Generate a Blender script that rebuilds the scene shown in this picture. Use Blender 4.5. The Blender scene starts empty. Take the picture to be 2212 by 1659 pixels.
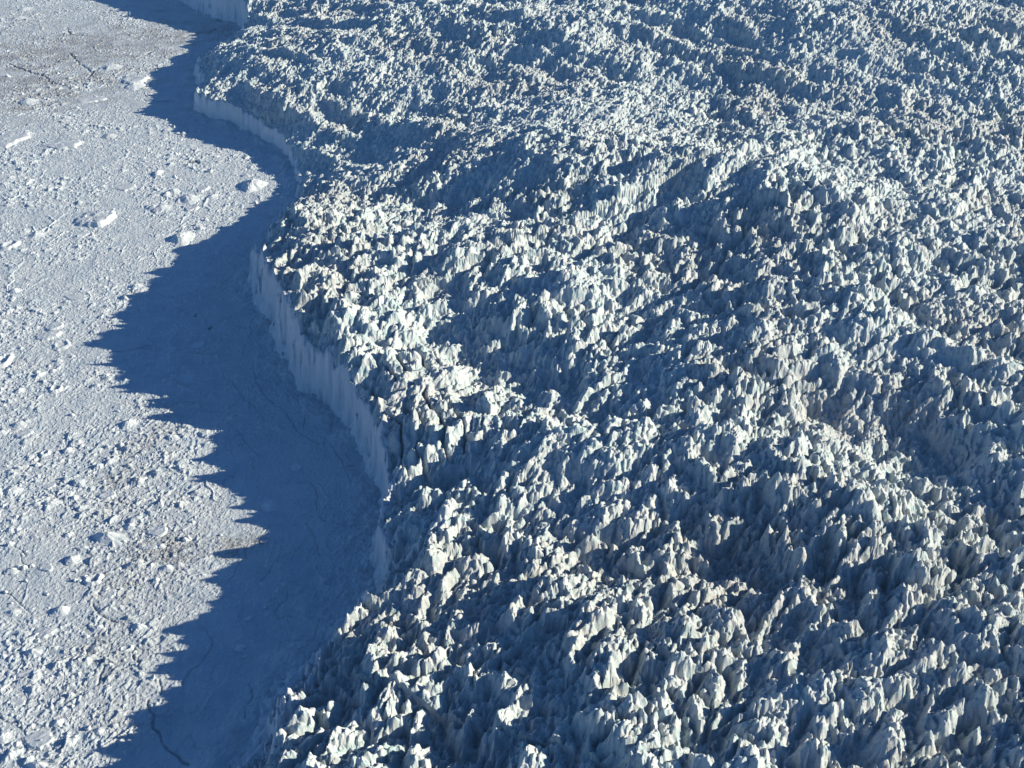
import bpy, math, random
import numpy as np

# ------------------------------------------------------------------ camera, sky, sun, exposure
scene = bpy.context.scene
C = scene.collection
CAM_H, PITCH = 560.0, math.radians(33.0)
cam = bpy.data.cameras.new("camera")
cam.lens = 35.8
cam.sensor_width = 36.0
cam.clip_start = 5.0
cam.clip_end = 60000.0
camo = bpy.data.objects.new("camera", cam)
C.objects.link(camo)
camo.location = (0, 0, CAM_H)
camo.rotation_euler = (math.pi / 2 - PITCH, 0, 0)
scene.camera = camo

SUN_EL, SUN_AZ = math.radians(19.5), math.radians(2.5)      # azimuth measured from +X towards +Y
world = bpy.data.worlds.new("World")
scene.world = world
world.use_nodes = True
wn = world.node_tree
sky = wn.nodes.new("ShaderNodeTexSky")
sky.sky_type = 'NISHITA'
sky.sun_disc = False
sky.sun_elevation = SUN_EL
sky.sun_rotation = math.pi / 2 - SUN_AZ
sky.altitude = 500
sky.air_density = 1.0
sky.dust_density = 0.0
sky.ozone_density = 8.5
wn.links.new(sky.outputs[0], wn.nodes["Background"].inputs[0])
wn.nodes["Background"].inputs[1].default_value = 0.072

sun = bpy.data.lights.new("sun", 'SUN')
sun.energy = 5.0
sun.angle = math.radians(0.5)
sun.color = (1.0, 0.90, 0.70)
suno = bpy.data.objects.new("sun", sun)
C.objects.link(suno)
# a sun lamp shines along its local -Z
suno.rotation_euler = (0, math.pi / 2 - SUN_EL, SUN_AZ)
suno.location = (800, 600, 900)

scene.view_settings.view_transform = 'Standard'
scene.view_settings.look = 'None'
scene.view_settings.exposure = 0.62
scene.view_settings.gamma = 1.0
scene.view_settings.use_curve_mapping = False
scene.cycles.max_bounces = 5
scene.cycles.diffuse_bounces = 1
scene.cycles.volume_bounces = 0

# ------------------------------------------------------------------ helpers
rng = random.Random(7)
f32 = np.float32


def unproject(px, py, z=0.0):
    """place of a photo point (2212 px wide copy) on the level z, in metres"""
    dx, dy = (px - 1106) / 2200.0, (829.5 - py) / 2200.0
    d = (dx, math.cos(PITCH) + dy * math.sin(PITCH), -math.sin(PITCH) + dy * math.cos(PITCH))
    t = (z - CAM_H) / d[2]
    return d[0] * t, d[1] * t


def project(x, y, z):
    zz = z - CAM_H
    dep = y * math.cos(PITCH) - zz * math.sin(PITCH)
    up = y * math.sin(PITCH) + zz * math.cos(PITCH)
    return 1106 + 2200 * x / dep, 829.5 - 2200 * up / dep


def table(seed, k):
    return np.random.default_rng(seed).random((256, 256, k)).astype(f32)


def gnoise(x, y, seed):
    """gradient noise, about -1..1"""
    t = table(seed, 1)[:, :, 0] * f32(2 * math.pi)
    gx, gy = np.cos(t).ravel(), np.sin(t).ravel()
    xi, yi = np.floor(x), np.floor(y)
    fx, fy = (x - xi).astype(f32), (y - yi).astype(f32)
    xi, yi = xi.astype(np.int32), yi.astype(np.int32)
    u, v = fx * fx * (3 - 2 * fx), fy * fy * (3 - 2 * fy)

    def g(ox, oy):
        i = ((xi + ox) & 255) * 256 + ((yi + oy) & 255)
        return gx[i] * (fx - ox) + gy[i] * (fy - oy)
    a, b, c, d = g(0, 0), g(1, 0), g(0, 1), g(1, 1)
    return ((a + (b - a) * u) * (1 - v) + (c + (d - c) * u) * v) * f32(1.5)


def fbm(x, y, scale, octaves, seed, gain=0.5):
    s, amp, tot = 0, 1.0, 0.0
    for o in range(octaves):
        s = s + amp * gnoise(x / scale, y / scale, seed + o)
        tot += amp
        amp *= gain
        scale *= 0.5
    return s / tot


def ridged(x, y, scale, octaves, seed, gain=0.5):
    s, amp, tot = 0, 1.0, 0.0
    for o in range(octaves):
        s = s + amp * (1 - 2 * np.abs(gnoise(x / scale, y / scale, seed + o)))
        tot += amp
        amp *= gain
        scale *= 0.52
    return s / tot


def smooth(a, b, x):
    t = np.clip((x - a) / (b - a), 0, 1)
    return t * t * (3 - 2 * t)


def pyramids(x, y, cell, aspect, theta, seed, steep=(0.8, 2.2), hexp=1.0, want_id=False):
    """upper envelope of randomly turned broken pyramids, one per jittered cell; height in units of the cell"""
    ct, st = math.cos(theta), math.sin(theta)
    a = (x * ct + y * st) / cell
    b = (-x * st + y * ct) / cell
    ga, gb = a / aspect, b
    ia, ib = np.floor(ga).astype(np.int32), np.floor(gb).astype(np.int32)
    T = table(seed, 12).reshape(65536, 12)
    # per cell: jitter (2), height, then three pairs (angle, slope)
    best = np.full(x.shape, -9, f32)
    bid = np.zeros(x.shape, np.int64) if want_id else None
    ph = T[:, 3] * f32(2 * math.pi)
    NP = 4
    dirs = []
    for k in range(NP):
        an = ph + f32(2 * math.pi / NP) * k + (T[:, 4 + k] - 0.5) * f32(1.0)
        sl = f32(steep[0]) + (f32(steep[1] - steep[0])) * T[:, 8 + k % 4]
        sl = sl * (1 - f32(0.24) * np.cos(an + f32(theta)))      # the blocks lean west: gentler towards the east
        dirs.append((np.cos(an) * sl / f32(aspect ** 0.7), np.sin(an) * sl))
    H = T[:, 2] ** f32(hexp)
    for oa in (-1, 0, 1):
        for ob in (-1, 0, 1):
            ja, jb = ia + oa, ib + ob
            i = (ja & 255) * 256 + (jb & 255)
            da = (a - (ja + T[i, 0]) * aspect).astype(f32)
            db = (b - (jb + T[i, 1])).astype(f32)
            m = None
            for dx, dy in dirs:
                v = dx[i] * da + dy[i] * db
                m = v if m is None else np.maximum(m, v)
            h = H[i] - m
            if want_id:
                w = h > best
                bid[w] = ((ja[w].astype(np.int64) + 5000) * 20000 + (jb[w] + 5000))
            best = np.maximum(best, h)
    return (best, bid) if want_id else best


# ------------------------------------------------------------------ the margin of the glacier (cliff foot): x, y, height of the edge, run of the face
MARGIN = [
    (-1300, 4000, 95, 30), (-1000, 3000, 95, 30), (-880, 2680, 92, 30), (-821, 2574, 88, 28), (-677, 2377, 76, 26),
    (-612, 2330, 70, 22), (-570, 2240, 52, 16), (-562, 2120, 42, 14), (-600, 2020, 34, 14), (-600, 1925, 34, 14),
    (-572, 1860, 36, 12), (-553, 1790, 38, 12), (-545, 1715, 42, 10), (-484, 1663, 45, 10), (-425, 1606, 42, 10),
    (-362, 1532, 33, 10), (-332, 1462, 23, 9), (-316, 1415, 19, 8), (-306, 1370, 18, 8), (-308, 1335, 21, 9),
    (-304, 1270, 26, 12), (-308, 1200, 38, 10), (-304, 1140, 48, 10), (-318, 1090, 56, 20), (-303, 1050, 60, 24),
    (-275, 985, 69, 20), (-250, 925, 72, 18), (-230, 888, 72, 17), (-212, 850, 68, 16), (-182, 820, 66, 14),
    (-163, 797, 62, 14), (-146, 760, 58, 14), (-130, 725, 55, 14), (-118, 692, 54, 14), (-113, 661, 53, 16),
    (-113, 632, 52, 15), (-110, 600, 52, 14), (-106, 562, 54, 18), (-112, 535, 57, 26), (-132, 512, 54, 34),
    (-154, 497, 44, 42), (-170, 476, 39, 46), (-172, 450, 39, 46), (-177, 422, 36, 46), (-186, 404, 34, 46),
    (-194, 380, 33, 46), (-200, 340, 34, 46), (-208, 250, 38, 40), (-220, 60, 45, 9), (-240, -300, 45, 9)]
MARG = np.array(MARGIN, dtype=np.float64)


def margin_fields(x, y):
    """signed distance inland from the cliff foot, height of the edge there, run of the face there"""
    best = np.full(x.shape, 1e9, f32)
    he = np.zeros(x.shape, f32)
    ru = np.zeros(x.shape, f32)
    sg = np.ones(x.shape, f32)
    for i in range(len(MARG) - 1):
        x0, y0, h0, r0 = MARG[i]
        x1, y1, h1, r1 = MARG[i + 1]
        ex, ey = x1 - x0, y1 - y0
        L2 = ex * ex + ey * ey
        t = np.clip(((x - x0) * ex + (y - y0) * ey) / L2, 0, 1)
        dx, dy = x - (x0 + t * ex), y - (y0 + t * ey)
        d = np.hypot(dx, dy)
        w = d < best - 1e-4
        best = np.where(w, d, best)
        he = np.where(w, h0 + (h1 - h0) * t, he)
        ru = np.where(w, r0 + (r1 - r0) * t, ru)
    # inside when to the right of the line (the line crosses each y once, near enough): even-odd on x
    ins = np.zeros(x.shape, bool)
    for i in range(len(MARG) - 1):
        x0, y0 = MARG[i, :2]
        x1, y1 = MARG[i + 1, :2]
        if y0 == y1:
            continue
        c = ((y0 > y) != (y1 > y)) & (x > x0 + (x1 - x0) * (y - y0) / (y1 - y0))
        ins ^= c
    return np.where(ins, best, -best), he, ru


# broad swells and hollows of the glacier surface: photo point, height, half-widths in m, turn in degrees
SWELLS = [
    (700, 480, 60, 12, 60, 90, 20), (760, 640, 70, 8, 70, 60, 0), (1180, 330, 90, 15, 170, 110, -30), (1500, 380, 100, 16, 160, 80, -35),
    (880, 440, 60, -22, 95, 55, -25), (740, 330, 50, -13, 120, 70, -20), (760, 250, 60, -12, 160, 60, 10), (1750, 420, 110, 24, 150, 90, -40),
    (1000, 680, 70, -20, 50, 75, 40), (1150, 640, 80, 14, 60, 80, 40), (1350, 600, 80, 10, 90, 60, 0), (1700, 700, 90, 14, 90, 60, 20), (960, 1010, 50, -26, 26, 24, 0),
    (1290, 960, 70, 14, 40, 70, 70), (1170, 800, 60, -16, 50, 45, 0), (1450, 560, 80, -12, 60, 50, -20), (1380, 700, 70, -10, 40, 50, 20), (1950, 900, 70, -12, 50, 50, 0), (1900, 560, 110, 18, 120, 70, -30), (1600, 1190, 70, -20, 80, 40, -20),
    (1760, 1090, 80, 18, 60, 45, -20), (2100, 1000, 90, -12, 60, 60, 0), (1620, 230, 100, -20, 150, 120, -35), (2080, 100, 120, 22, 260, 160, -40),
    (1850, 300, 110, 12, 150, 90, -30), (660, 210, 60, 10, 70, 60, 20), (600, 60, 60, -8, 120, 120, 0), (1300, 120, 100, 14, 260, 120, -10),
    (2050, 760, 100, 12, 70, 60, -30), (1560, 830, 90, 10, 60, 60, -30), (1330, 1500, 60, 8, 60, 40, -30), (1900, 1450, 70, 10, 80, 40, -35),
    (930, 1230, 55, 6, 40, 30, 60), (800, 900, 60, 6, 25, 40, 60), (1120, 1050, 62, 10, 35, 35, 40)]


def glacier_height(x, y, want_id=False):
    d, he, ru = margin_fields(x, y)
    # ragged margin
    rag = fbm(x, y, 45, 4, 11) * 9 + ridged(x, y, 13, 2, 17) * 3.5 + pyramids(x, y, 15, 1.2, 0.4, 69, (0.8, 2.0)) * 5.0 - 2
    dd = d + rag * 0.75
    # bed of the surface
    di = np.clip(dd, 0, None)
    inland = 26 * (1 - np.exp(-di / 200)) + 0.030 * di + 0.13 * np.minimum(di, 800) * smooth(1000, 1900, y)
    soft = np.clip((52 - he) / 40, 0, 1)
    S = he * smooth(-2, 1, dd / np.maximum(ru, 1) * 1.15) * 0 + he
    S = S + inland + soft * 34 * (1 - np.exp(-di / 62))
    for px, py, z, amp, rx, ry, tu in SWELLS:
        cx, cy = unproject(px, py, z)
        t = math.radians(tu)
        ax = ((x - cx) * math.cos(t) + (y - cy) * math.sin(t)) / rx
        ay = (-(x - cx) * math.sin(t) + (y - cy) * math.cos(t)) / ry
        S = S + 0.85 * amp * np.exp(-0.5 * (ax * ax + ay * ay)) * (smooth(0, 30, dd) if amp > 0 else smooth(25, 120, dd))
    S = S + fbm(x, y, 170, 3, 21) * 14 * smooth(0, 60, dd) + fbm(x, y, 60, 2, 25) * 5 * smooth(0, 40, dd)
    # jagged ice: warped envelopes of broken pyramids at several sizes
    wx = x + fbm(x, y, 34, 3, 31) * 9
    wy = y + fbm(x, y, 34, 3, 41) * 9
    far = smooth(-350, 500, x + 0.0 * y)                                    # ridges swing round towards the east
    sel = smooth(-0.25, 0.25, fbm(x, y, 260, 2, 51) + (far - 0.5) * 1.6 - smooth(900, 1300, y) * 0.7)
    A, ida = pyramids(wx, wy, 14.5, 2.5, math.radians(62), 61, (0.9, 3.0), 0.9, True)
    B, idb = pyramids(wx, wy, 14.5, 2.2, math.radians(32), 62, (0.9, 3.0), 0.9, True)
    big = np.maximum(A - sel * 0.35, B - (1 - sel) * 0.35)
    ids = np.where(A - sel * 0.35 > B - (1 - sel) * 0.35, ida, idb + 10 ** 9)
    wx2 = x + fbm(x, y, 9, 2, 71) * 2.6
    wy2 = y + fbm(x, y, 9, 2, 73) * 2.6
    selm = smooth(-0.2, 0.2, fbm(x, y, 90, 2, 115) + (far - 0.6) * 0.5)
    m1a = pyramids(wx2, wy2, 5.0, 3.0, math.radians(66), 63, (1.1, 3.8), 0.8)
    m1b = pyramids(wx2, wy2, 5.0, 2.5, math.radians(40), 68, (1.0, 3.2), 0.8)
    m1 = np.maximum(m1a - selm * 0.4, m1b - (1 - selm) * 0.4)
    m2 = pyramids(wx2, wy2, 3.3, 2.4, math.radians(80), 64, (1.0, 3.0), 0.8)
    m3 = pyramids(x + fbm(x, y, 5, 1, 75) * 1.2, y + fbm(x, y, 5, 1, 76) * 1.2, 2.0, 1.5, math.radians(50), 65, (1.0, 2.6), 0.9)
    rough = 0.75 + 0.55 * fbm(x, y, 120, 2, 81) + 0.25 * smooth(700, 300, y)
    rough = np.clip(rough, 0.35, 1.4)
    bigm = np.maximum(big, -0.4)
    bigm = bigm - 0.15 * np.clip(bigm, 0, 1) ** 2
    ma = pyramids(wx, wy, 29, 2.6, math.radians(50), 66, (0.7, 1.9), 0.9)
    mb = pyramids(wx, wy, 29, 2.8, math.radians(102), 67, (0.7, 1.9), 0.9)
    mass = np.maximum(ma - sel * 0.4, mb - (1 - sel) * 0.4)
    fary = smooth(850, 1500, y)
    c7, s7 = math.cos(1.25), math.sin(1.25)
    fa, fb = (x * c7 + y * s7) / 26, (-x * s7 + y * c7) / 5.0
    fins = 1 - 2 * np.abs(gnoise(fa + fbm(x, y, 30, 2, 105) * .8, fb + fbm(x, y, 12, 2, 107) * 1.2, 109))
    finw = smooth(-0.3, 0.35, fbm(x, y, 70, 2, 113))
    ba, bb = math.radians(-47), math.radians(48)
    band1 = 1 - 2 * np.abs(gnoise((wx * math.cos(ba) + wy * math.sin(ba)) / 210, (-wx * math.sin(ba) + wy * math.cos(ba)) / 52, 221))
    band2 = 1 - 2 * np.abs(gnoise((wx * math.cos(bb) + wy * math.sin(bb)) / 170, (-wx * math.sin(bb) + wy * math.cos(bb)) / 58, 223))
    selb = smooth(-60, 180, x - 0.25 * (y - 500)) * smooth(1000, 800, y) + smooth(1100, 1500, y)
    band = band2 + (band1 - band2) * np.clip(selb, 0, 1)
    J = (28 * np.maximum(mass, -0.3) * 0.42 * rough * (1 - 0.45 * fary) + 14 * bigm * (1.06 - 0.62 * fary) * rough
         + 5.0 * np.maximum(m1, -0.7) * (0.95 - 0.2 * fary) * rough + 3.3 * m2 * 0.55 * np.clip(rough, .6, 1.1) + 2.0 * m3 * 0.42
         + fins * (0.3 + 1.1 * finw) * (1 - 0.6 * fary) + band * (6.5 - 1.5 * fary) + 2.0)
    J = J - 8
    J = J + ridged(x, y, 16, 3, 91) * 1.0 - 9
    # long slots behind the middle of the cliff
    sl = dd + fbm(x, y, 50, 3, 101) * 10
    slot = np.exp(-(((sl / 17.0) % 1.0 - 0.5) / 0.09) ** 2) * smooth(-0.35, 0.1, gnoise(x / 40, y / 40, 103))
    win = smooth(640, 680, y) * smooth(870, 800, y) * smooth(12, 20, dd) * smooth(105, 80, dd)
    J = J * (1 - 0.35 * win) - slot * win * 9
    # crevasses cut the headland below its tip
    Jm = smooth(0.15, 1.0, dd / np.maximum(ru, 1))
    top = S + J * (0.85 + 0.15 * smooth(0, 40, dd)) - (4.0 + 4.0 * smooth(520, 430, y)) * smooth(70, 0, dd)
    top = top + (24 * np.clip(bigm - 0.42, 0, 0.5) - 1.5) * np.exp(-((dd - 20) / 20) ** 2) * smooth(20, 40, he)
    # cliff face: steep, fluted, with an apron of snow at the foot
    flute = ridged(x, y, 11, 3, 95, 0.6) * 0.17 + fbm(x, y, 30, 2, 97) * 0.16
    q = dd / np.maximum(ru, 1) + flute
    face = np.where(q < 0.45, 0.22 * q / 0.45, 0.22 + 0.78 * (q - 0.45) / 0.5)
    z = np.where(q < 0.95, np.minimum(np.maximum(face, 0) * (S + 2), top), top)
    broken = smooth(600, 560, y)
    z = z + broken * np.where((q > 0.15) & (q < 0.95), J * 0.5 * smooth(0.15, 0.6, q), 0)
    z = np.where(q < 0, -4 + 6 * q, z)
    if want_id:
        return z, dd, q, ids, bigm, rough
    return z, dd


def sea_height(x, y, crackd=None):
    base = fbm(x, y, 90, 3, 111) * 1.2 + fbm(x, y, 25, 3, 112) * 0.8
    dens = smooth(-0.35, 0.45, fbm(x, y, 130, 3, 121) + 0.25 * smooth(-330, -120, x) * smooth(900, 1500, y) + 0.1)
    wx = x + fbm(x, y, 12, 2, 131) * 4
    wy = y + fbm(x, y, 12, 2, 133) * 4
    r1 = np.clip(pyramids(wx, wy, 8.0, 1.3, 0.5, 141, (1.0, 2.5), 3.2), 0, None) * 8.0 * 0.62
    r2 = np.clip(pyramids(wx, wy, 3.6, 1.3, 1.1, 142, (1.0, 2.4), 1.6), 0, None) * 3.6 * 0.55
    r3 = np.clip(pyramids(x, y, 1.9, 1.2, 0.2, 143, (0.9, 2.0), 1.2), 0, None) * 1.9 * 0.45
    # long pressure ridges
    w1 = x + fbm(x, y, 60, 3, 151) * 22
    w2 = y + fbm(x, y, 60, 3, 153) * 22
    cr = np.abs(gnoise((w1 * 0.9 + w2 * 0.5) / 60, (w2 * 0.9 - w1 * 0.5) / 105, 161))
    cr2 = np.abs(gnoise((w1 * 0.5 - w2 * 0.9) / 75, (w2 * 0.5 + w1 * 0.9) / 90, 162))
    gate = smooth(0.0, 0.5, fbm(x, y, 80, 2, 165) + 0.1)
    ridge = (np.exp(-(cr / 0.016) ** 2) * 1.2 + np.exp(-(cr2 / 0.013) ** 2) * 0.9) * gate
    return base + r1 * dens * 0.8 + r2 * (0.2 + 0.65 * dens) + r3 * (0.6 + 0.5 * dens) + ridge + fbm(x, y, 3.0, 2, 167) * 0.35


# ------------------------------------------------------------------ materials
def principled(name):
    m = bpy.data.materials.new(name)
    m.use_nodes = True
    nt = m.node_tree
    b = nt.nodes["Principled BSDF"]
    return m, nt, b


def ice_material(name, clean, blue, dirt, rough=0.6, bump=0.35, bscale=0.9, cscale=0.12, streak=False):
    m, nt, b = principled(name)
    N, L = nt.nodes, nt.links

    def attr(n):
        a = N.new("ShaderNodeAttribute")
        a.attribute_name = n
        return a

    def mix(fac, c1, c2):
        x = N.new("ShaderNodeMix")
        x.data_type = 'RGBA'
        L.new(fac, x.inputs[0])
        for i, c in ((6, c1), (7, c2)):
            if isinstance(c, tuple):
                x.inputs[i].default_value = (*c, 1)
            else:
                L.new(c, x.inputs[i])
        return x.outputs[2]
    tc = N.new("ShaderNodeTexCoord")
    n1 = N.new("ShaderNodeTexNoise")
    n1.inputs["Scale"].default_value = cscale
    n1.inputs["Detail"].default_value = 8
    n1.inputs["Roughness"].default_value = 0.65
    L.new(tc.outputs["Object"], n1.inputs["Vector"])
    r1 = N.new("ShaderNodeMapRange")
    r1.inputs[1].default_value = 0.42
    r1.inputs[2].default_value = 0.68
    L.new(n1.outputs[0], r1.inputs[0])
    c = mix(r1.outputs[0], clean, blue)
    d = attr("dirt")
    n2 = N.new("ShaderNodeTexNoise")
    n2.inputs["Scale"].default_value = 0.35
    n2.inputs["Detail"].default_value = 7
    n2.inputs["Roughness"].default_value = 0.7
    L.new(tc.outputs["Object"], n2.inputs["Vector"])
    r2 = N.new("ShaderNodeMapRange")
    r2.inputs[1].default_value = 0.40
    r2.inputs[2].default_value = 0.60
    L.new(n2.outputs[0], r2.inputs[0])
    mu = N.new("ShaderNodeMath")
    mu.operation = 'MULTIPLY'
    L.new(d.outputs["Fac"], mu.inputs[0])
    L.new(r2.outputs[0], mu.inputs[1])
    c = mix(mu.outputs[0], c, dirt)
    k = attr("crack")
    c = mix(k.outputs["Fac"], c, (0.035, 0.045, 0.06))
    L.new(c, b.inputs["Base Color"])
    b.inputs["Roughness"].default_value = rough
    b.inputs["Specular IOR Level"].default_value = 0.25
    n3 = N.new("ShaderNodeTexNoise")
    n3.inputs["Scale"].default_value = bscale
    n3.inputs["Detail"].default_value = 6
    n3.inputs["Roughness"].default_value = 0.7
    L.new(tc.outputs["Object"], n3.inputs["Vector"])
    bp = N.new("ShaderNodeBump")
    bp.inputs["Strength"].default_value = bump
    bp.inputs["Distance"].default_value = 0.8
    if streak:
        mp = N.new("ShaderNodeMapping")
        mp.inputs["Scale"].default_value = (1, 1, 0.16)
        L.new(tc.outputs["Object"], mp.inputs["Vector"])
        L.new(mp.outputs[0], n3.inputs["Vector"])
        L.new(mp.outputs[0], n1.inputs["Vector"])
        bp.inputs["Distance"].default_value = 2.5
    L.new(n3.outputs[0], bp.inputs["Height"])
    L.new(bp.outputs[0], b.inputs["Normal"])
    return m


M_GLACIER = ice_material("glacier_ice", (0.57, 0.61, 0.615), (0.34, 0.48, 0.51), (0.34, 0.31, 0.30))
M_CLIFF = ice_material("cliff_ice", (0.78, 0.83, 0.87), (0.62, 0.71, 0.78), (0.30, 0.36, 0.42), bump=1.0, bscale=0.35, streak=True)
M_SEA = ice_material("snowy_sea_ice", (0.61, 0.665, 0.70), (0.48, 0.57, 0.64), (0.19, 0.16, 0.14), bump=0.9, bscale=1.1, cscale=0.045)
M_BERG = ice_material("iceberg_ice", (0.66, 0.70, 0.73), (0.54, 0.62, 0.66), (0.40, 0.38, 0.36), bump=0.5, bscale=0.7)


# ------------------------------------------------------------------ mesh building
def make_mesh(name, co, quads, mat, attrs=None, tris=None, smooth_shade=False):
    me = bpy.data.meshes.new(name)
    nv, nq = len(co), len(quads)
    nt = 0 if tris is None else len(tris)
    me.vertices.add(nv)
    me.vertices.foreach_set("co", np.ascontiguousarray(co, dtype=f32).ravel())
    loops = quads.ravel() if nt == 0 else np.concatenate([quads.ravel(), tris.ravel()])
    me.loops.add(len(loops))
    me.loops.foreach_set("vertex_index", loops.astype(np.int32))
    me.polygons.add(nq + nt)
    st = np.concatenate([np.arange(nq) * 4, nq * 4 + np.arange(nt) * 3]).astype(np.int32)
    me.polygons.foreach_set("loop_start", st)
    me.polygons.foreach_set("use_smooth", np.full(nq + nt, smooth_shade))
    me.update(calc_edges=True)
    for k, v in (attrs or {}).items():
        a = me.attributes.new(k, 'FLOAT', 'POINT')
        a.data.foreach_set("value", np.ascontiguousarray(v, dtype=f32))
    me.materials.append(mat)
    return me


def sub_mesh(name, faces, XYZ, attrs, mat, drop=None, skirt=0.0, smooth_shade=False):
    """mesh of some faces of the big sheet; with a skirt it becomes a closed-sided block"""
    vs, inv = np.unique(faces, return_inverse=True)
    q = inv.reshape(faces.shape)
    co = XYZ[vs].copy()
    if drop is not None:
        co[:, 2] -= drop[vs]
    at = {k: v[vs] for k, v in attrs.items()}
    if skirt > 0:
        e = np.concatenate([q[:, [0, 1]], q[:, [1, 2]], q[:, [2, 3]], q[:, [3, 0]]])
        key = np.sort(e, axis=1)
        _, ix, cnt = np.unique(key[:, 0].astype(np.int64) * (len(vs) + 1) + key[:, 1], return_index=True, return_counts=True)
        be = e[ix[cnt == 1]]
        bv = np.unique(be)
        mp = np.full(len(vs), -1)
        mp[bv] = len(vs) + np.arange(len(bv))
        low = co[bv].copy()
        low[:, 2] -= skirt
        cen = low.mean(axis=0)
        cen[2] = low[:, 2].min()
        ci = len(vs) + len(bv)
        co = np.vstack([co, low, cen[None]])
        at = {k: np.concatenate([v, v[bv], v[:1]]) for k, v in at.items()}
        sq = np.stack([be[:, 1], be[:, 0], mp[be[:, 0]], mp[be[:, 1]]], axis=1)
        tr = np.stack([mp[be[:, 1]], mp[be[:, 0]], np.full(len(be), ci)], axis=1)
        q = np.vstack([q, sq])
        return make_mesh(name, co, q, mat, at, tr, smooth_shade)
    return make_mesh(name, co, q, mat, at, None, smooth_shade)


def link(name, me, label=None, cat=None, group=None, kind=None, parent=None, loc=None):
    o = bpy.data.objects.new(name, me)
    C.objects.link(o)
    if loc is not None:
        o.location = loc
    if label:
        o["label"] = label
    if cat:
        o["category"] = cat
    if group:
        o["group"] = group
    if kind:
        o["kind"] = kind
    if parent:
        o.parent = parent
    return o


def recentre(me):
    """move the mesh so its origin is at the middle of its foot; returns that place"""
    n = len(me.vertices)
    a = np.empty(n * 3, f32)
    me.vertices.foreach_get("co", a)
    a = a.reshape(-1, 3)
    o = np.array([(a[:, 0].min() + a[:, 0].max()) / 2, (a[:, 1].min() + a[:, 1].max()) / 2, a[:, 2].min()], f32)
    a -= o
    me.vertices.foreach_set("co", a.ravel())
    me.update()
    return tuple(float(v) for v in o)


# ------------------------------------------------------------------ the sheet of points: rows spread with distance, columns fanning out
NR, NC = 1220, 1250
YY = 285.0 * (2900.0 / 285.0) ** np.linspace(0, 1, NR)
UU = np.linspace(-0.56, 0.60, NC)
X = ((YY[:, None] * math.cos(PITCH) + CAM_H * math.sin(PITCH)) * UU[None, :]).astype(f32).ravel()
Y = np.repeat(YY.astype(f32), NC)
ii = np.arange(NR * NC).reshape(NR, NC)
QUADS = np.stack([ii[:-1, :-1], ii[:-1, 1:], ii[1:, 1:], ii[1:, :-1]], axis=-1).reshape(-1, 4)

d0, _, _ = margin_fields(X, Y)
gm = d0 > -22
Z = np.full(X.shape, -8, f32)
DD = np.full(X.shape, -99, f32)
QF = np.full(X.shape, -99, f32)
IDS = np.zeros(X.shape, np.int64)
BIG = np.full(X.shape, -9, f32)
z_, dd_, q_, id_, big_, ro_ = glacier_height(X[gm], Y[gm], True)
Z[gm], DD[gm], QF[gm], IDS[gm], BIG[gm] = z_, dd_, q_, id_, big_ * ro_

# dust on the glacier: patches by noise only
dirt = np.zeros(X.shape, f32)
dirt[gm] = smooth(0.0, 0.55, fbm(X[gm], Y[gm], 150, 4, 171) + 0.15) * 0.55
for px, py, r, a in ((1800, 850, 25, 1.0), (1660, 700, 30, .6), (1960, 850, 30, .9), (1620, 1180, 60, .8), (1750, 1230, 60, .6), (1250, 1330, 40, .5), (2000, 1330, 60, .5)):
    cx, cy = unproject(px, py, 90)
    dirt = np.maximum(dirt, a * np.exp(-((X - cx) ** 2 + ((Y - cy) * 0.8) ** 2) / (2 * r * r)) * (DD > 0))
zero = np.zeros(X.shape, f32)
XYZ = np.stack([X, Y, Z], axis=1)

qd = QF[QUADS]
fin = qd.max(axis=1) > -0.5
face_cliff = fin & (qd.mean(axis=1) < 0.97)
face_top = fin & ~face_cliff
cliff_f = QUADS[face_cliff]

# seracs: the blocks that stand proud, one per broken pyramid
bq = BIG[QUADS[:, 0]]
idq = IDS[QUADS[:, 0]]
ser = face_top & (BIG[QUADS].min(axis=1) > 0.22)
sidx = np.nonzero(ser)[0]
sid = idq[sidx]
order = np.argsort(sid, kind='stable')
sidx, sid = sidx[order], sid[order]
bounds = np.nonzero(np.diff(sid))[0] + 1
groups = np.split(sidx, bounds)
cand = []
for g in groups:
    if len(g) < 40:
        continue
    v = QUADS[g, 0]
    zx, zy, zz = X[v].mean(), Y[v].mean(), Z[v].mean()
    px, py = project(float(zx), float(zy), float(zz))
    if not (0 < px < 2212 and 0 < py < 1659):
        continue
    dep = zy * math.cos(PITCH) + (CAM_H - zz) * math.sin(PITCH)
    A = 0.0
    P = XYZ[v]
    pxs = 2200 * (P[:, 0].max() - P[:, 0].min()) / dep
    pys = 2200 * ((P[:, 1].max() - P[:, 1].min()) * 0.5 + (P[:, 2].max() - P[:, 2].min()) * 0.8) / dep
    cand.append((pxs * pys, g, px, py, P))
cand.sort(key=lambda t: -t[0])
chosen = cand[:300]
chosen_mask = np.zeros(len(QUADS), bool)
for c in chosen:
    chosen_mask[c[1]] = True
# the ice beneath a single serac lies lower, joined at its rim
cnt_all = np.bincount(QUADS[fin].ravel(), minlength=len(X))
cnt_ch = np.bincount(QUADS[chosen_mask].ravel(), minlength=len(X))
inner = (cnt_ch == cnt_all) & (cnt_all > 0)
drop = np.where(inner, 6.0, 0.0).astype(f32)

attrs_g = {"dirt": dirt, "crack": zero}
me = sub_mesh("glacier", QUADS[face_top & ~(ser & ~chosen_mask)], XYZ, attrs_g, M_GLACIER, drop)
link("glacier", me, kind="structure")
me = sub_mesh("serac_field", QUADS[ser & ~chosen_mask], XYZ, attrs_g, M_GLACIER)
link("serac_field", me, "countless smaller jagged ice blocks crowding the crevassed glacier between the big seracs", "seracs", kind="stuff")

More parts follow.
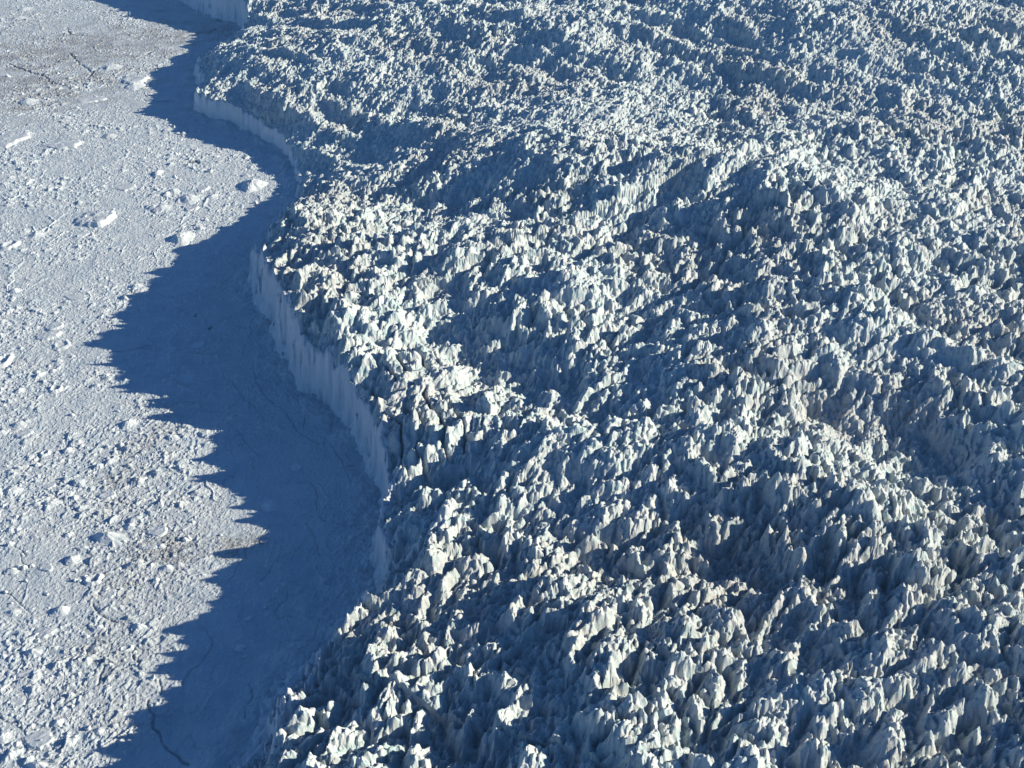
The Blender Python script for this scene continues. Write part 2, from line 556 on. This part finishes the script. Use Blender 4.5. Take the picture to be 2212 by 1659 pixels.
ORD = ["largest", "second largest", "third largest", "fourth largest", "fifth largest", "sixth largest", "seventh largest",
       "eighth largest", "ninth largest", "tenth largest"] + ["%dth largest" % k for k in range(11, 60)]


def zone_of(px, py):
    if px < 1000 and 400 < py < 760:
        return "on the sunlit headland above the big cliff"
    if px < 1060 and 760 <= py < 1010:
        return "beside the deep crevasses behind the middle of the cliff"
    if px < 1100 and 1010 <= py < 1330:
        return "around the hollow where the cliff ends"
    if px < 1000 and py >= 1330:
        return "along the lower left edge of the glacier"
    if px < 1000 and py <= 400:
        return "near the far headland at the upper left"
    col = "left" if px < 1400 else ("centre" if px < 1820 else "right")
    row = "far top" if py < 330 else ("upper" if py < 620 else ("middle" if py < 960 else ("lower" if py < 1300 else "bottom")))
    return "in the %s %s of the glacier" % (row, col)


zc = {}
for area, g, px, py, P in chosen:
    w = P[:, 0].max() - P[:, 0].min()
    h = P[:, 2].max() - P[:, 2].min()
    l = P[:, 1].max() - P[:, 1].min()
    shape = "tall pointed" if h > 1.05 * max(w, l) else ("long blade-like" if max(w, l) > 1.9 * min(w, l) else ("broad" if h < 0.6 * w else "blocky"))
    z = zone_of(px, py)
    n = zc.get((z, shape), 0)
    zc[(z, shape)] = n + 1
    me = sub_mesh("serac", QUADS[g], XYZ, attrs_g, M_GLACIER, None, 4.0)
    loc = recentre(me)
    link("serac", me, "%s %s white serac %s" % (ORD[n], shape, z), "serac", "big seracs standing out of the glacier", loc=loc)

# cliff faces, split where the coast turns
cy = Y[cliff_f[:, 0]]
for nm, lo, hi, lab in (("ice_cliff", 0, 560, 0), ("ice_cliff", 560, 1330, 1), ("ice_cliff", 1330, 1900, 2), ("ice_cliff", 1900, 4000, 3)):
    f = cliff_f[(cy >= lo) & (cy < hi)]
    me = sub_mesh("ice_cliff", f, XYZ, {"dirt": dirt * 0, "crack": zero}, M_CLIFF, smooth_shade=True)
    link("ice_cliff", me, kind="structure")

# ------------------------------------------------------------------ sea ice
def seg_dist(x, y, pts):
    b = np.full(x.shape, 1e9, f32)
    for (x0, y0), (x1, y1) in zip(pts[:-1], pts[1:]):
        ex, ey = x1 - x0, y1 - y0
        t = np.clip(((x - x0) * ex + (y - y0) * ey) / (ex * ex + ey * ey + 1e-9), 0, 1)
        b = np.minimum(b, np.hypot(x - x0 - t * ex, y - y0 - t * ey))
    return b


sm = d0 < 26
xs, ys = X[sm], Y[sm]
zs = sea_height(xs, ys)
dirt_s = np.zeros(xs.shape, f32)
# old dusty ice: photo point, half-widths in m, turn, strength
for px, py, rx, ry, tu, a in ((150, 110, 280, 110, 35, 2.0), (20, 190, 160, 130, 20, 1.8), (60, 60, 200, 200, 10, .6), (330, 60, 90, 60, 0, 1.0), (330, 250, 60, 60, 0, .2),
                              (285, 1010, 26, 60, -10, .75), (320, 1200, 26, 45, -15, 1.2), (360, 1130, 24, 22, 0, .6), (250, 1400, 22, 40, 10, .8),
                              (230, 1520, 18, 26, 0, .6), (530, 1185, 15, 10, 0, 1.8), (500, 1170, 7, 5, 0, 1.8), (400, 1270, 14, 12, 0, .8), (480, 20, 130, 10, 8, 1.5), (300, 1560, 20, 20, 0, .4)):
    cx, cy_ = unproject(px, py)
    t = math.radians(tu)
    ax = ((xs - cx) * math.cos(t) + (ys - cy_) * math.sin(t)) / rx
    ay = (-(xs - cx) * math.sin(t) + (ys - cy_) * math.cos(t)) / ry
    dirt_s = np.maximum(dirt_s, a * np.exp(-0.5 * (ax * ax + ay * ay)))
dirt_s = np.clip(dirt_s * (0.15 + 1.0 * smooth(-0.25, 0.5, fbm(xs, ys, 40, 5, 181, 0.65))), 0, 1) * 0.95
crack_s = np.zeros(xs.shape, f32)
CRACKS = [
    ([(20, 138), (65, 155), (100, 165), (112, 180), (140, 178), (190, 168), (205, 150), (250, 135), (300, 125), (330, 110)], 2.2, 1.0),
    ([(0, 250), (50, 235), (110, 225)], 3.0, .9), ([(150, 115), (170, 135), (200, 158)], 2.2, .8),
    ([(145, 60), (150, 75), (185, 78)], 2.5, .8), ([(310, 215), (330, 220), (375, 217)], 2.2, .8), ([(620, 195), (660, 205), (510, 180)], .01, 0),
    ([(430, 62), (470, 50), (520, 52), (560, 58)], .01, 0), ([(400, 78), (440, 68), (470, 62), (450, 72)], 4, .8),
    ([(405, 350), (418, 348), (428, 351)], 2.6, 1.0), ([(448, 712), (454, 708)], 1.5, 1.0), ([(420, 684), (424, 680)], 1.2, 1.0),
    ([(20, 784), (26, 786)], 2.0, 0.9),
    ([(285, 1408), (290, 1422), (300, 1432), (296, 1440)], 1.2, .8), ([(222, 1420), (226, 1438), (215, 1475)], .9, .7),
    ([(320, 1512), (316, 1530), (330, 1560), (345, 1590), (352, 1610), (375, 1628), (410, 1650)], 1.0, .9),
    ([(342, 1470), (350, 1500)], .8, .8), ([(200, 1305), (215, 1330), (250, 1345)], 1.0, .8), ([(205, 1345), (190, 1400)], .01, 0),
    ([(560, 1200), (575, 1240), (560, 1290)], .01, 0), ([(500, 820), (520, 850), (540, 880)], .7, .55), ([(345, 1095), (350, 1110)], .7, .6),
    ([(545, 790), (560, 840), (590, 870), (620, 890), (640, 930), (690, 960)], .7, .6), ([(410, 760), (450, 766), (470, 762)], .9, .6),
    ([(510, 925), (535, 960), (560, 985)], .6, .5), ([(660, 1130), (680, 1160), (690, 1200)], .6, .5), ([(570, 1250), (600, 1210), (640, 1190), (670, 1150)], .5, .5),
    ([(540, 1480), (545, 1510), (530, 1560)], .6, .5), ([(715, 960), (740, 1000), (760, 1050)], .5, .5),
    ([(95, 1055), (140, 1090), (200, 1120), (230, 1135)], .8, .4), ([(10, 1275), (60, 1320)], .6, .4), ([(30, 1180), (55, 1200)], .6, .4)]
for pts, wd, a in CRACKS:
    if a == 0:
        continue
    pw = [unproject(*p) for p in pts]
    dj = seg_dist(xs + fbm(xs, ys, 14, 3, 191) * 3.5 * min(wd, 2), ys + fbm(xs, ys, 14, 3, 195) * 3.5 * min(wd, 2), pw)
    k = np.exp(-(dj / wd) ** 2)
    crack_s = np.maximum(crack_s, a * k * smooth(-0.5, 0.1, fbm(xs, ys, 9, 3, 197)) * (0.8 if wd > 1.15 else 0.55))
    zs = zs - k * 1.2 * min(wd, 2)
# fine dark leads between floes, thin
w1 = xs + fbm(xs, ys, 40, 3, 201) * 16
w2 = ys + fbm(xs, ys, 40, 3, 203) * 16
lead = np.exp(-(np.abs(gnoise(w1 / 55, w2 / 75, 207)) / 0.010) ** 2) * smooth(0.0, 0.4, fbm(xs, ys, 70, 3, 209) + 0.10)
lead = np.maximum(lead, np.exp(-(np.abs(gnoise(w1 / 21, w2 / 27, 211)) / 0.022) ** 2) * smooth(0.0, 0.4, fbm(xs, ys, 45, 3, 213) + 0.05) * 0.8)
crack_s = np.maximum(crack_s, lead * 0.35)
zs = zs - lead * 0.7
zs = zs + smooth(-30, 2, d0[sm]) * np.clip(0.6 + 1.6 * fbm(xs, ys, 26, 4, 215), 0, 2.2) * 4.5 * smooth(20, 40, 60 - 0 * xs)
XYZs = XYZ.copy()
XYZs[sm, 2] = zs
Ds = zero.copy()
Ds[sm] = dirt_s
Ks = zero.copy()
Ks[sm] = np.clip(crack_s, 0, 1)
fsea = (d0[QUADS].max(axis=1) < 24) & (DD[QUADS].min(axis=1) < 4)
me = sub_mesh("sea_ice", QUADS[fsea], XYZs, {"dirt": Ds, "crack": Ks}, M_SEA)
link("sea_ice", me, kind="structure")

# ------------------------------------------------------------------ land beyond what the photograph shows, coarser
gx = np.arange(-4200, 4801, 60.0)
gy = np.arange(-1200, 6001, 60.0)
GX, GY = np.meshgrid(gx, gy)
GX, GY = GX.ravel().astype(f32), GY.ravel().astype(f32)
dep = GY * math.cos(PITCH) + CAM_H * math.sin(PITCH)


def hidden(x, y, m=0.0):
    dp = y * math.cos(PITCH) + CAM_H * math.sin(PITCH)
    return (y > 285 + m) & (y < 2900 - m) & (x > -0.56 * dp + m) & (x < 0.60 * dp - m)


n1, n2 = len(gy), len(gx)
jj = np.arange(n1 * n2).reshape(n1, n2)
GQ = np.stack([jj[:-1, :-1], jj[:-1, 1:], jj[1:, 1:], jj[1:, :-1]], axis=-1).reshape(-1, 4)
co = np.stack([GX, GY, np.full(GX.shape, -7.0, f32)], axis=1)
link("frozen_sea", make_mesh("frozen_sea", co, GQ, M_SEA, {"dirt": GX * 0, "crack": GX * 0}), kind="structure")
# glacier beyond the frame
gx = np.arange(-1400, 4201, 14.0)
gy = np.arange(-300, 5201, 14.0)
GX, GY = np.meshgrid(gx, gy)
GX, GY = GX.ravel().astype(f32), GY.ravel().astype(f32)
n1, n2 = len(gy), len(gx)
jj = np.arange(n1 * n2).reshape(n1, n2)
GQ = np.stack([jj[:-1, :-1], jj[:-1, 1:], jj[1:, 1:], jj[1:, :-1]], axis=-1).reshape(-1, 4)
hid = hidden(GX, GY, 20)
keep = ~hid[GQ].all(axis=1)
dpt, _, _ = margin_fields(GX, GY)
keep &= (dpt[GQ].max(axis=1) > -10)
GQ = GQ[keep]
used = np.unique(GQ)
zz = np.full(GX.shape, -9, f32)
zz[used] = glacier_height(GX[used], GY[used])[0]
zz[hid] -= 12
co = np.stack([GX, GY, zz], axis=1)
me = sub_mesh("glacier_plain", GQ, co, {"dirt": GX * 0 + 0.1, "crack": GX * 0}, M_GLACIER)
link("glacier_plain", me, kind="structure")
# ------------------------------------------------------------------ thin cold air
hx0, hx1, hy0, hy1, hz0, hz1 = -4300.0, 4900.0, -1300.0, 6100.0, -12.0, 640.0
hv = [(x, y, z) for z in (hz0, hz1) for x, y in ((hx0, hy0), (hx1, hy0), (hx1, hy1), (hx0, hy1))]
hm = bpy.data.meshes.new("haze")
hm.from_pydata(hv, [], [(3, 2, 1, 0), (4, 5, 6, 7), (0, 1, 5, 4), (1, 2, 6, 5), (2, 3, 7, 6), (3, 0, 4, 7)])
mh = bpy.data.materials.new("haze")
mh.use_nodes = True
mh.node_tree.nodes.clear()
mo = mh.node_tree.nodes.new("ShaderNodeOutputMaterial")
mv = mh.node_tree.nodes.new("ShaderNodeVolumePrincipled")
mv.inputs["Color"].default_value = (0.32, 0.64, 1.0, 1)
mv.inputs["Density"].default_value = 0.000032
mv.inputs["Anisotropy"].default_value = 0.2
mh.node_tree.links.new(mv.outputs[0], mo.inputs["Volume"])
hm.materials.append(mh)
link("haze", hm, kind="stuff")
# ------------------------------------------------------------------ bergs and floes frozen into the sea ice
SEG, RNG = 44, 14


def berg_mesh(seed, lx, ly, h, kind, turn):
    rs = np.random.default_rng(seed)
    an = np.linspace(0, 2 * math.pi, SEG, endpoint=False)
    out = 1.0 + sum(rs.uniform(-.17, .17) / (k ** .5) * np.cos(k * an + rs.uniform(0, 6.3)) for k in (1, 2, 3, 4, 6, 9, 13))
    rr = np.array([0, .14, .28, .42, .54, .64, .73, .8, .86, .91, .95, .98, 1.0, 1.04])
    R, A = np.meshgrid(rr, an, indexing='ij')
    ox = np.broadcast_to(out, R.shape)
    u, v = R * ox * np.cos(A), R * ox * np.sin(A)
    x, y = u * lx / 2, v * ly / 2
    x, y = x * math.cos(turn) - y * math.sin(turn), x * math.sin(turn) + y * math.cos(turn)
    sx, sy = x.astype(f32).ravel() + seed * 37.7, y.astype(f32).ravel() + seed * 11.3
    n1 = fbm(sx, sy, max(lx * .45, 5), 4, 301, 0.6).reshape(R.shape)
    n2 = ridged(sx, sy, max(lx * .22, 3), 3, 305, 0.6).reshape(R.shape)
    e = smooth(1.02, 0.80, R + 0.10 * n1 - 0.05 * np.sign(x))
    tilt = (x / (lx / 2)) * math.cos(.4) + (y / (ly / 2)) * math.sin(rs.uniform(-.6, .6))
    if kind == 'slab':
        st = np.abs(gnoise(((x + seed) / max(lx * .5, 8)).astype(f32).ravel(), ((y - x * .6) / 2.6).astype(f32).ravel(), 309)).reshape(R.shape)
        z = e * h * (0.50 + 0.42 * tilt + 0.34 * n1 + 0.08 * n2) + st * h * .22 * e
    elif kind == 'mound':
        z = h * smooth(1.02, 0.1, R) * (0.85 + 0.5 * n1 + 0.28 * n2) + tilt * h * .12 * e
    elif kind == 'wedge':
        c = rs.uniform(-.25, .05)
        z = h * np.clip(1 - np.maximum(np.abs(u - c) * 1.15 + 0.25 * np.abs(v), np.abs(v) * .95 - .05) , 0, 1) * (1 + .3 * n1) + h * .16 * n2 * e
    else:
        z = h * np.exp(-((R - .68) / .2) ** 2) * (0.75 + .6 * n1 + .25 * tilt) + .15 * h * n2 * e
    z = z * smooth(1.03, 0.97, R) - np.where(R > 1.0, 1.5, 0)
    z[0] = z[0].mean()
    co = np.stack([x, y, z], axis=-1)
    cen = co[0, 0]
    vs = np.vstack([cen[None], co[1:].reshape(-1, 3), [[0, 0, -2.5]]])
    n = len(rr) - 1
    idx = 1 + np.arange(n * SEG).reshape(n, SEG)
    nx = np.roll(idx, -1, axis=1)
    q = np.stack([idx[:-1], idx[1:], nx[1:], nx[:-1]], axis=-1).reshape(-1, 4)
    t = np.stack([np.zeros(SEG, int), idx[0], nx[0]], axis=-1)
    tb = np.stack([np.full(SEG, len(vs) - 1), nx[-1], idx[-1]], axis=-1)
    return vs.astype(f32), q, np.vstack([t, tb]), idx, nx


# photo point, width and depth on the photo, height as a share of width, kind
BERGS = [
    (289, 171, 62, 21, .16, 'slab', 'long pale floe with a dark hollow on top, upper left, behind the bright wedge'),
    (292, 187, 46, 15, .22, 'wedge', 'bright sharp-edged wedge of ice leaning against the long floe at the upper left'),
    (197, 215, 62, 13, .08, 'slab', 'low thin floe half buried in brash, below and left of the bright wedge'),
    (65, 220, 44, 12, .20, 'wedge', 'white elongated block with a dark shadow beside the dusty ice at the upper left'),
    (239, 145, 42, 14, .20, 'mound', 'rough ice lump with a shaded left side, just behind the long pale floe'),
    (39, 39, 34, 9, .16, 'mound', 'rough white mound on the dusty ice in the far upper left corner'),
    (56, 20, 30, 8, .16, 'wedge', None),
    (22, 300, 74, 34, .12, 'slab', 'wide striped floe with a bright right rim, cut by the left edge of the photo'),
    (133, 311, 90, 22, .12, 'slab', 'long flat floe with a bright lower right rim, right of the wide striped floe'),
    (340, 376, 24, 20, .34, 'mound', None),
    (205, 473, 90, 36, .20, 'slab', 'shell-shaped grooved iceberg tilted up to a bright right rim, alone on the sea ice'),
    (80, 509, 36, 18, .24, 'mound', None), (22, 530, 42, 22, .2, 'ring', None), (171, 509, 38, 14, .12, 'slab', None),
    (270, 405, 42, 16, .10, 'slab', None), (350, 451, 50, 18, .2, 'wedge', None), (374, 414, 24, 16, .3, 'mound', None),
    (239, 294, 30, 9, .2, 'wedge', None),
    (546, 402, 56, 34, .36, 'mound', 'big bright lump of ice casting a wide dark shadow, nearest to the dark inlet'),
    (363, 420, 20, 14, .35, 'wedge', None), (406, 430, 48, 22, .22, 'mound', None), (437, 409, 26, 14, .22, 'slab', None),
    (413, 450, 30, 14, .22, 'slab', None), (335, 449, 34, 12, .25, 'wedge', None), (460, 425, 26, 12, .25, 'wedge', None),
    (392, 517, 50, 36, .30, 'mound', 'large rounded iceberg with streaked top, just outside the big shadow where it begins'),
    (34, 629, 26, 12, .32, 'wedge', None), (28, 645, 16, 8, .3, 'wedge', None), (164, 643, 52, 14, .09, 'slab', None), (116, 706, 36, 24, .25, 'slab', None),
    (103, 727, 52, 22, .20, 'slab', 'flat tilted floe lying against a second slab, left of the long shadow spikes'),
    (10, 778, 38, 34, .26, 'ring', 'bright curved iceberg with a hollow, cut by the left edge of the photo'),
    (133, 745, 40, 24, .12, 'ring', None), (294, 620, 34, 16, .22, 'mound', None), (82, 805, 14, 8, .4, 'wedge', None), (116, 802, 18, 10, .3, 'wedge', None), (126, 781, 18, 10, .3, 'mound', None),
    (121, 841, 32, 18, .26, 'ring', None), (42, 845, 22, 14, .34, 'wedge', None), (279, 918, 40, 26, .32, 'mound', 'rough bright mound with a pointed shadow, facing a bright gap in the shadow edge'),
    (371, 946, 32, 18, .28, 'mound', None), (40, 918, 32, 22, .24, 'mound', None), (53, 938, 34, 18, .2, 'slab', None), (147, 974, 22, 14, .42, 'wedge', None),
    (97, 979, 20, 16, .25, 'ring', None), (26, 1063, 46, 32, .28, 'mound', None), (110, 1089, 46, 20, .28, 'mound', None), (191, 1086, 24, 12, .3, 'wedge', None),
    (233, 1071, 36, 22, .25, 'slab', None), (338, 1147, 42, 30, .26, 'slab', 'smooth pale grey slab with a flat clean top, among dusty rubble beside the shadow edge'),
    (286, 1137, 32, 20, .30, 'wedge', None), (24, 1146, 24, 18, .3, 'mound', None), (147, 1156, 17, 11, .45, 'wedge', None), (103, 1052, 28, 12, .2, 'slab', None),
    (231, 1163, 80, 32, .24, 'mound', 'widest rubbly mound of broken ice, left of the smooth pale grey slab'),
    (158, 1210, 36, 22, .34, 'wedge', None), (99, 1226, 34, 18, .18, 'slab', None), (24, 1233, 26, 18, .26, 'mound', None), (202, 1253, 44, 26, .24, 'ring', None),
    (239, 1283, 26, 20, .24, 'slab', None), (132, 1319, 42, 26, .34, 'mound', None), (31, 1323, 28, 20, .24, 'mound', None), (97, 1367, 48, 26, .22, 'slab', None),
    (213, 1358, 36, 24, .28, 'mound', None), (299, 1356, 40, 24, .32, 'mound', 'rounded mound right at the tip of a shadow spike'),
    (70, 1411, 48, 22, .30, 'mound', None), (272, 1402, 30, 18, .2, 'ring', None), (57, 1457, 46, 20, .22, 'slab', None), (59, 1486, 26, 18, .28, 'mound', None),
    (154, 1481, 32, 18, .22, 'mound', None), (360, 1228, 28, 20, .3, 'mound', None), (299, 1215, 26, 16, .25, 'mound', None), (322, 1184, 34, 12, .2, 'slab', None), (350, 1180, 20, 12, .3, 'wedge', None),
    (11, 1495, 20, 18, .32, 'ring', None), (37, 1517, 36, 18, .14, 'slab', None), (137, 1532, 14, 12, .4, 'wedge', None), (128, 1563, 30, 22, .34, 'wedge', None),
    (83, 1599, 62, 40, .14, 'slab', 'broad flat floe with a dark rim, near the bottom left corner'),
    (8, 1593, 42, 30, .28, 'wedge', 'bright white wedge cut by the left edge, beside the broad flat floe'),
    (217, 1582, 26, 16, .32, 'wedge', None), (234, 1491, 22, 16, .34, 'wedge', None), (82, 1656, 58, 26, .30, 'mound', 'bright mound cut by the bottom edge of the photo, near the left corner'),
    (397, 816, 44, 38, .06, 'slab', 'round low floe lying in the dark shadow below the cliff'),
    (586, 1092, 40, 26, .16, 'mound', 'pale mound lying deep in the shadow between the sunlit ice and the cliff'),
    (430, 745, 26, 16, .12, 'slab', None), (500, 900, 22, 14, .12, 'mound', None), (640, 1010, 24, 16, .12, 'slab', None), (520, 1400, 24, 16, .12, 'mound', None)]
WORDS = {'slab': 'flat tilted floe', 'mound': 'rough rounded ice mound', 'wedge': 'sharp-peaked ice block', 'ring': 'hollow ice mound'}
NTH = ["topmost", "second from top", "third from top", "fourth from top", "fifth from top", "sixth from top", "seventh from top", "eighth from top", "ninth from top", "tenth from top"]
todo = sorted([(b[1], i) for i, b in enumerate(BERGS) if b[6] is None])
labels, cz = {}, {}
for _, i in todo:
    px, py, w, hh, hr, kind, lb = BERGS[i]
    tipx = np.interp(py, [0, 250, 345, 420, 655, 830, 950, 1110, 1260, 1375, 1640], [150, 270, 560, 590, 215, 225, 400, 470, 420, 310, 205])
    if px > tipx:
        z = "in the shadow of the cliff"
    elif px < 62:
        z = "near the left edge of the photo"
    elif px > tipx - 130 and px > 180:
        z = "beside the shadow edge"
    else:
        z = "on the open sea ice"
    z += ", upper part" if py < 553 else (", middle part" if py < 1106 else ", lower part")
    n = cz.get((z, kind), 0)
    cz[(z, kind)] = n + 1
    labels[i] = "%s %s, %s" % (WORDS[kind], z, NTH[min(n, 9)])
for i, (px, py, w, hh, hr, kind, lb) in enumerate(BERGS):
    x, y = unproject(px, py)
    dep = y * math.cos(PITCH) + CAM_H * math.sin(PITCH)
    lx = w * dep / 2200
    ca = CAM_H / math.hypot(y, CAM_H)
    h = lx * hr * (0.52 if kind == 'slab' else 0.66)
    ly = max(hh * dep / 2200 / ca - h * 0.5, lx * .35)
    vs, q, t, idx, nx = berg_mesh(400 + i, lx * 1.05, ly, h, kind, rng.uniform(-.35, .35))
    nvv = len(vs)
    root = link("iceberg" if lx > 16 else "ice_block", None, lb or labels[i], "iceberg" if lx > 16 else "ice block", "bergs and floes frozen into the sea ice", loc=(x, y, 0.3))
    zro = np.zeros(nvv, f32)
    body = make_mesh("body", vs, q, M_BERG, {"dirt": zro, "crack": zro}, t)
    link("body", body, parent=root)
    if kind == 'slab' and lx > 14:
        m = 8
        cap = vs[1:1 + m * SEG].copy()
        cap[:, 2] += .22
        low = cap[(m - 1) * SEG:].copy()
        low[:, 2] -= .6
        low[:, :2] *= 1.01
        cv = np.vstack([vs[:1] + [[0, 0, .22]], cap, low])
        ci = 1 + np.arange((m + 1) * SEG).reshape(m + 1, SEG)
        cn = np.roll(ci, -1, axis=1)
        cq = np.stack([ci[:-1], ci[1:], cn[1:], cn[:-1]], axis=-1).reshape(-1, 4)
        ct = np.stack([np.zeros(SEG, int), ci[0], cn[0]], axis=-1)
        zc_ = np.zeros(len(cv), f32)
        link("snow_crust", make_mesh("snow_crust", cv, cq, M_BERG, {"dirt": zc_, "crack": zc_}, ct), parent=root)

LAND = [(292, 187, "the bright wedge at upper left"), (65, 220, "the white block beside the dusty ice"), (39, 39, "the mound in the far corner"),
        (22, 300, "the wide striped floe"), (133, 311, "the long flat floe"), (205, 473, "the shell-shaped grooved iceberg"), (546, 402, "the big lump near the inlet"),
        (392, 517, "the streaked rounded iceberg"), (103, 727, "the flat tilted floe"), (10, 778, "the curved iceberg on the left edge"),
        (279, 918, "the bright mound with pointed shadow"), (338, 1147, "the smooth pale grey slab"), (231, 1163, "the widest rubbly mound"),
        (299, 1356, "the mound at the shadow tip"), (83, 1599, "the broad flat floe near the corner"), (397, 816, "the round floe in the shadow"), (586, 1092, "the pale mound deep in shadow")]
# small loose blocks, a few shapes shared between many
blocks = []
for k in range(10):
    vs, q, t, idx, nx = berg_mesh(600 + k, 1.0 * 10, .8 * 10, 3.6, ('mound', 'wedge', 'mound', 'slab')[k % 4], 0)
    vs *= .1
    z_0 = np.zeros(len(vs), f32)
    blocks.append(make_mesh("ice_chunk", vs, q, M_BERG, {"dirt": z_0, "crack": z_0}, t))
placed = 0
chunks = []
while placed < 210:
    px, py = rng.uniform(0, 640), rng.uniform(60, 1650)
    x, y = unproject(px, py)
    a1, a2, a3 = margin_fields(np.array([x], f32), np.array([y], f32))
    if a1[0] > -26:
        continue
    tipx = np.interp(py, [0, 250, 345, 420, 655, 830, 950, 1110, 1260, 1375, 1640], [150, 270, 560, 590, 215, 225, 400, 470, 420, 310, 205])
    sh = px > tipx
    if sh and rng.random() < .75:
        continue
    w = rng.choice([2.2, 2.8, 3.5, 4.5, 6.0]) * (1 + .6 * (y > 1200)) * rng.uniform(.8, 1.2)
    o = bpy.data.objects.new("ice_chunk", rng.choice(blocks))
    C.objects.link(o)
    o.location = (x, y, 0.4)
    o.scale = (w, w * rng.uniform(.7, 1.1), w * rng.uniform(.8, 1.3))
    o.rotation_euler = (0, 0, rng.uniform(-.6, .6))
    k = min(range(len(LAND)), key=lambda a: math.hypot(LAND[a][0] - px, LAND[a][1] - py))
    dx, dy = px - LAND[k][0], py - LAND[k][1]
    side = ("right of", "below and right of", "below", "below and left of", "left of", "above and left of", "above", "above and right of")[int(round(math.atan2(dy, dx) / (math.pi / 4))) % 8]
    chunks.append((LAND[k][2], side, math.hypot(dx, dy), o))
    placed += 1


cc = {}
for nm, side, dist, o in sorted(chunks, key=lambda t: t[2]):
    n = cc.get((nm, side), 0)
    cc[(nm, side)] = n + 1
    o["label"] = "%s small ice chunk %s %s" % (["nearest", "second nearest", "third nearest", "fourth nearest", "fifth nearest", "sixth nearest", "seventh nearest", "eighth nearest", "ninth nearest", "tenth nearest"][min(n, 9)] if n < 10 else "%dth nearest" % (n + 1), side, nm)
    o["category"] = "ice chunk"
    o["group"] = "small ice chunks scattered over the sea ice"
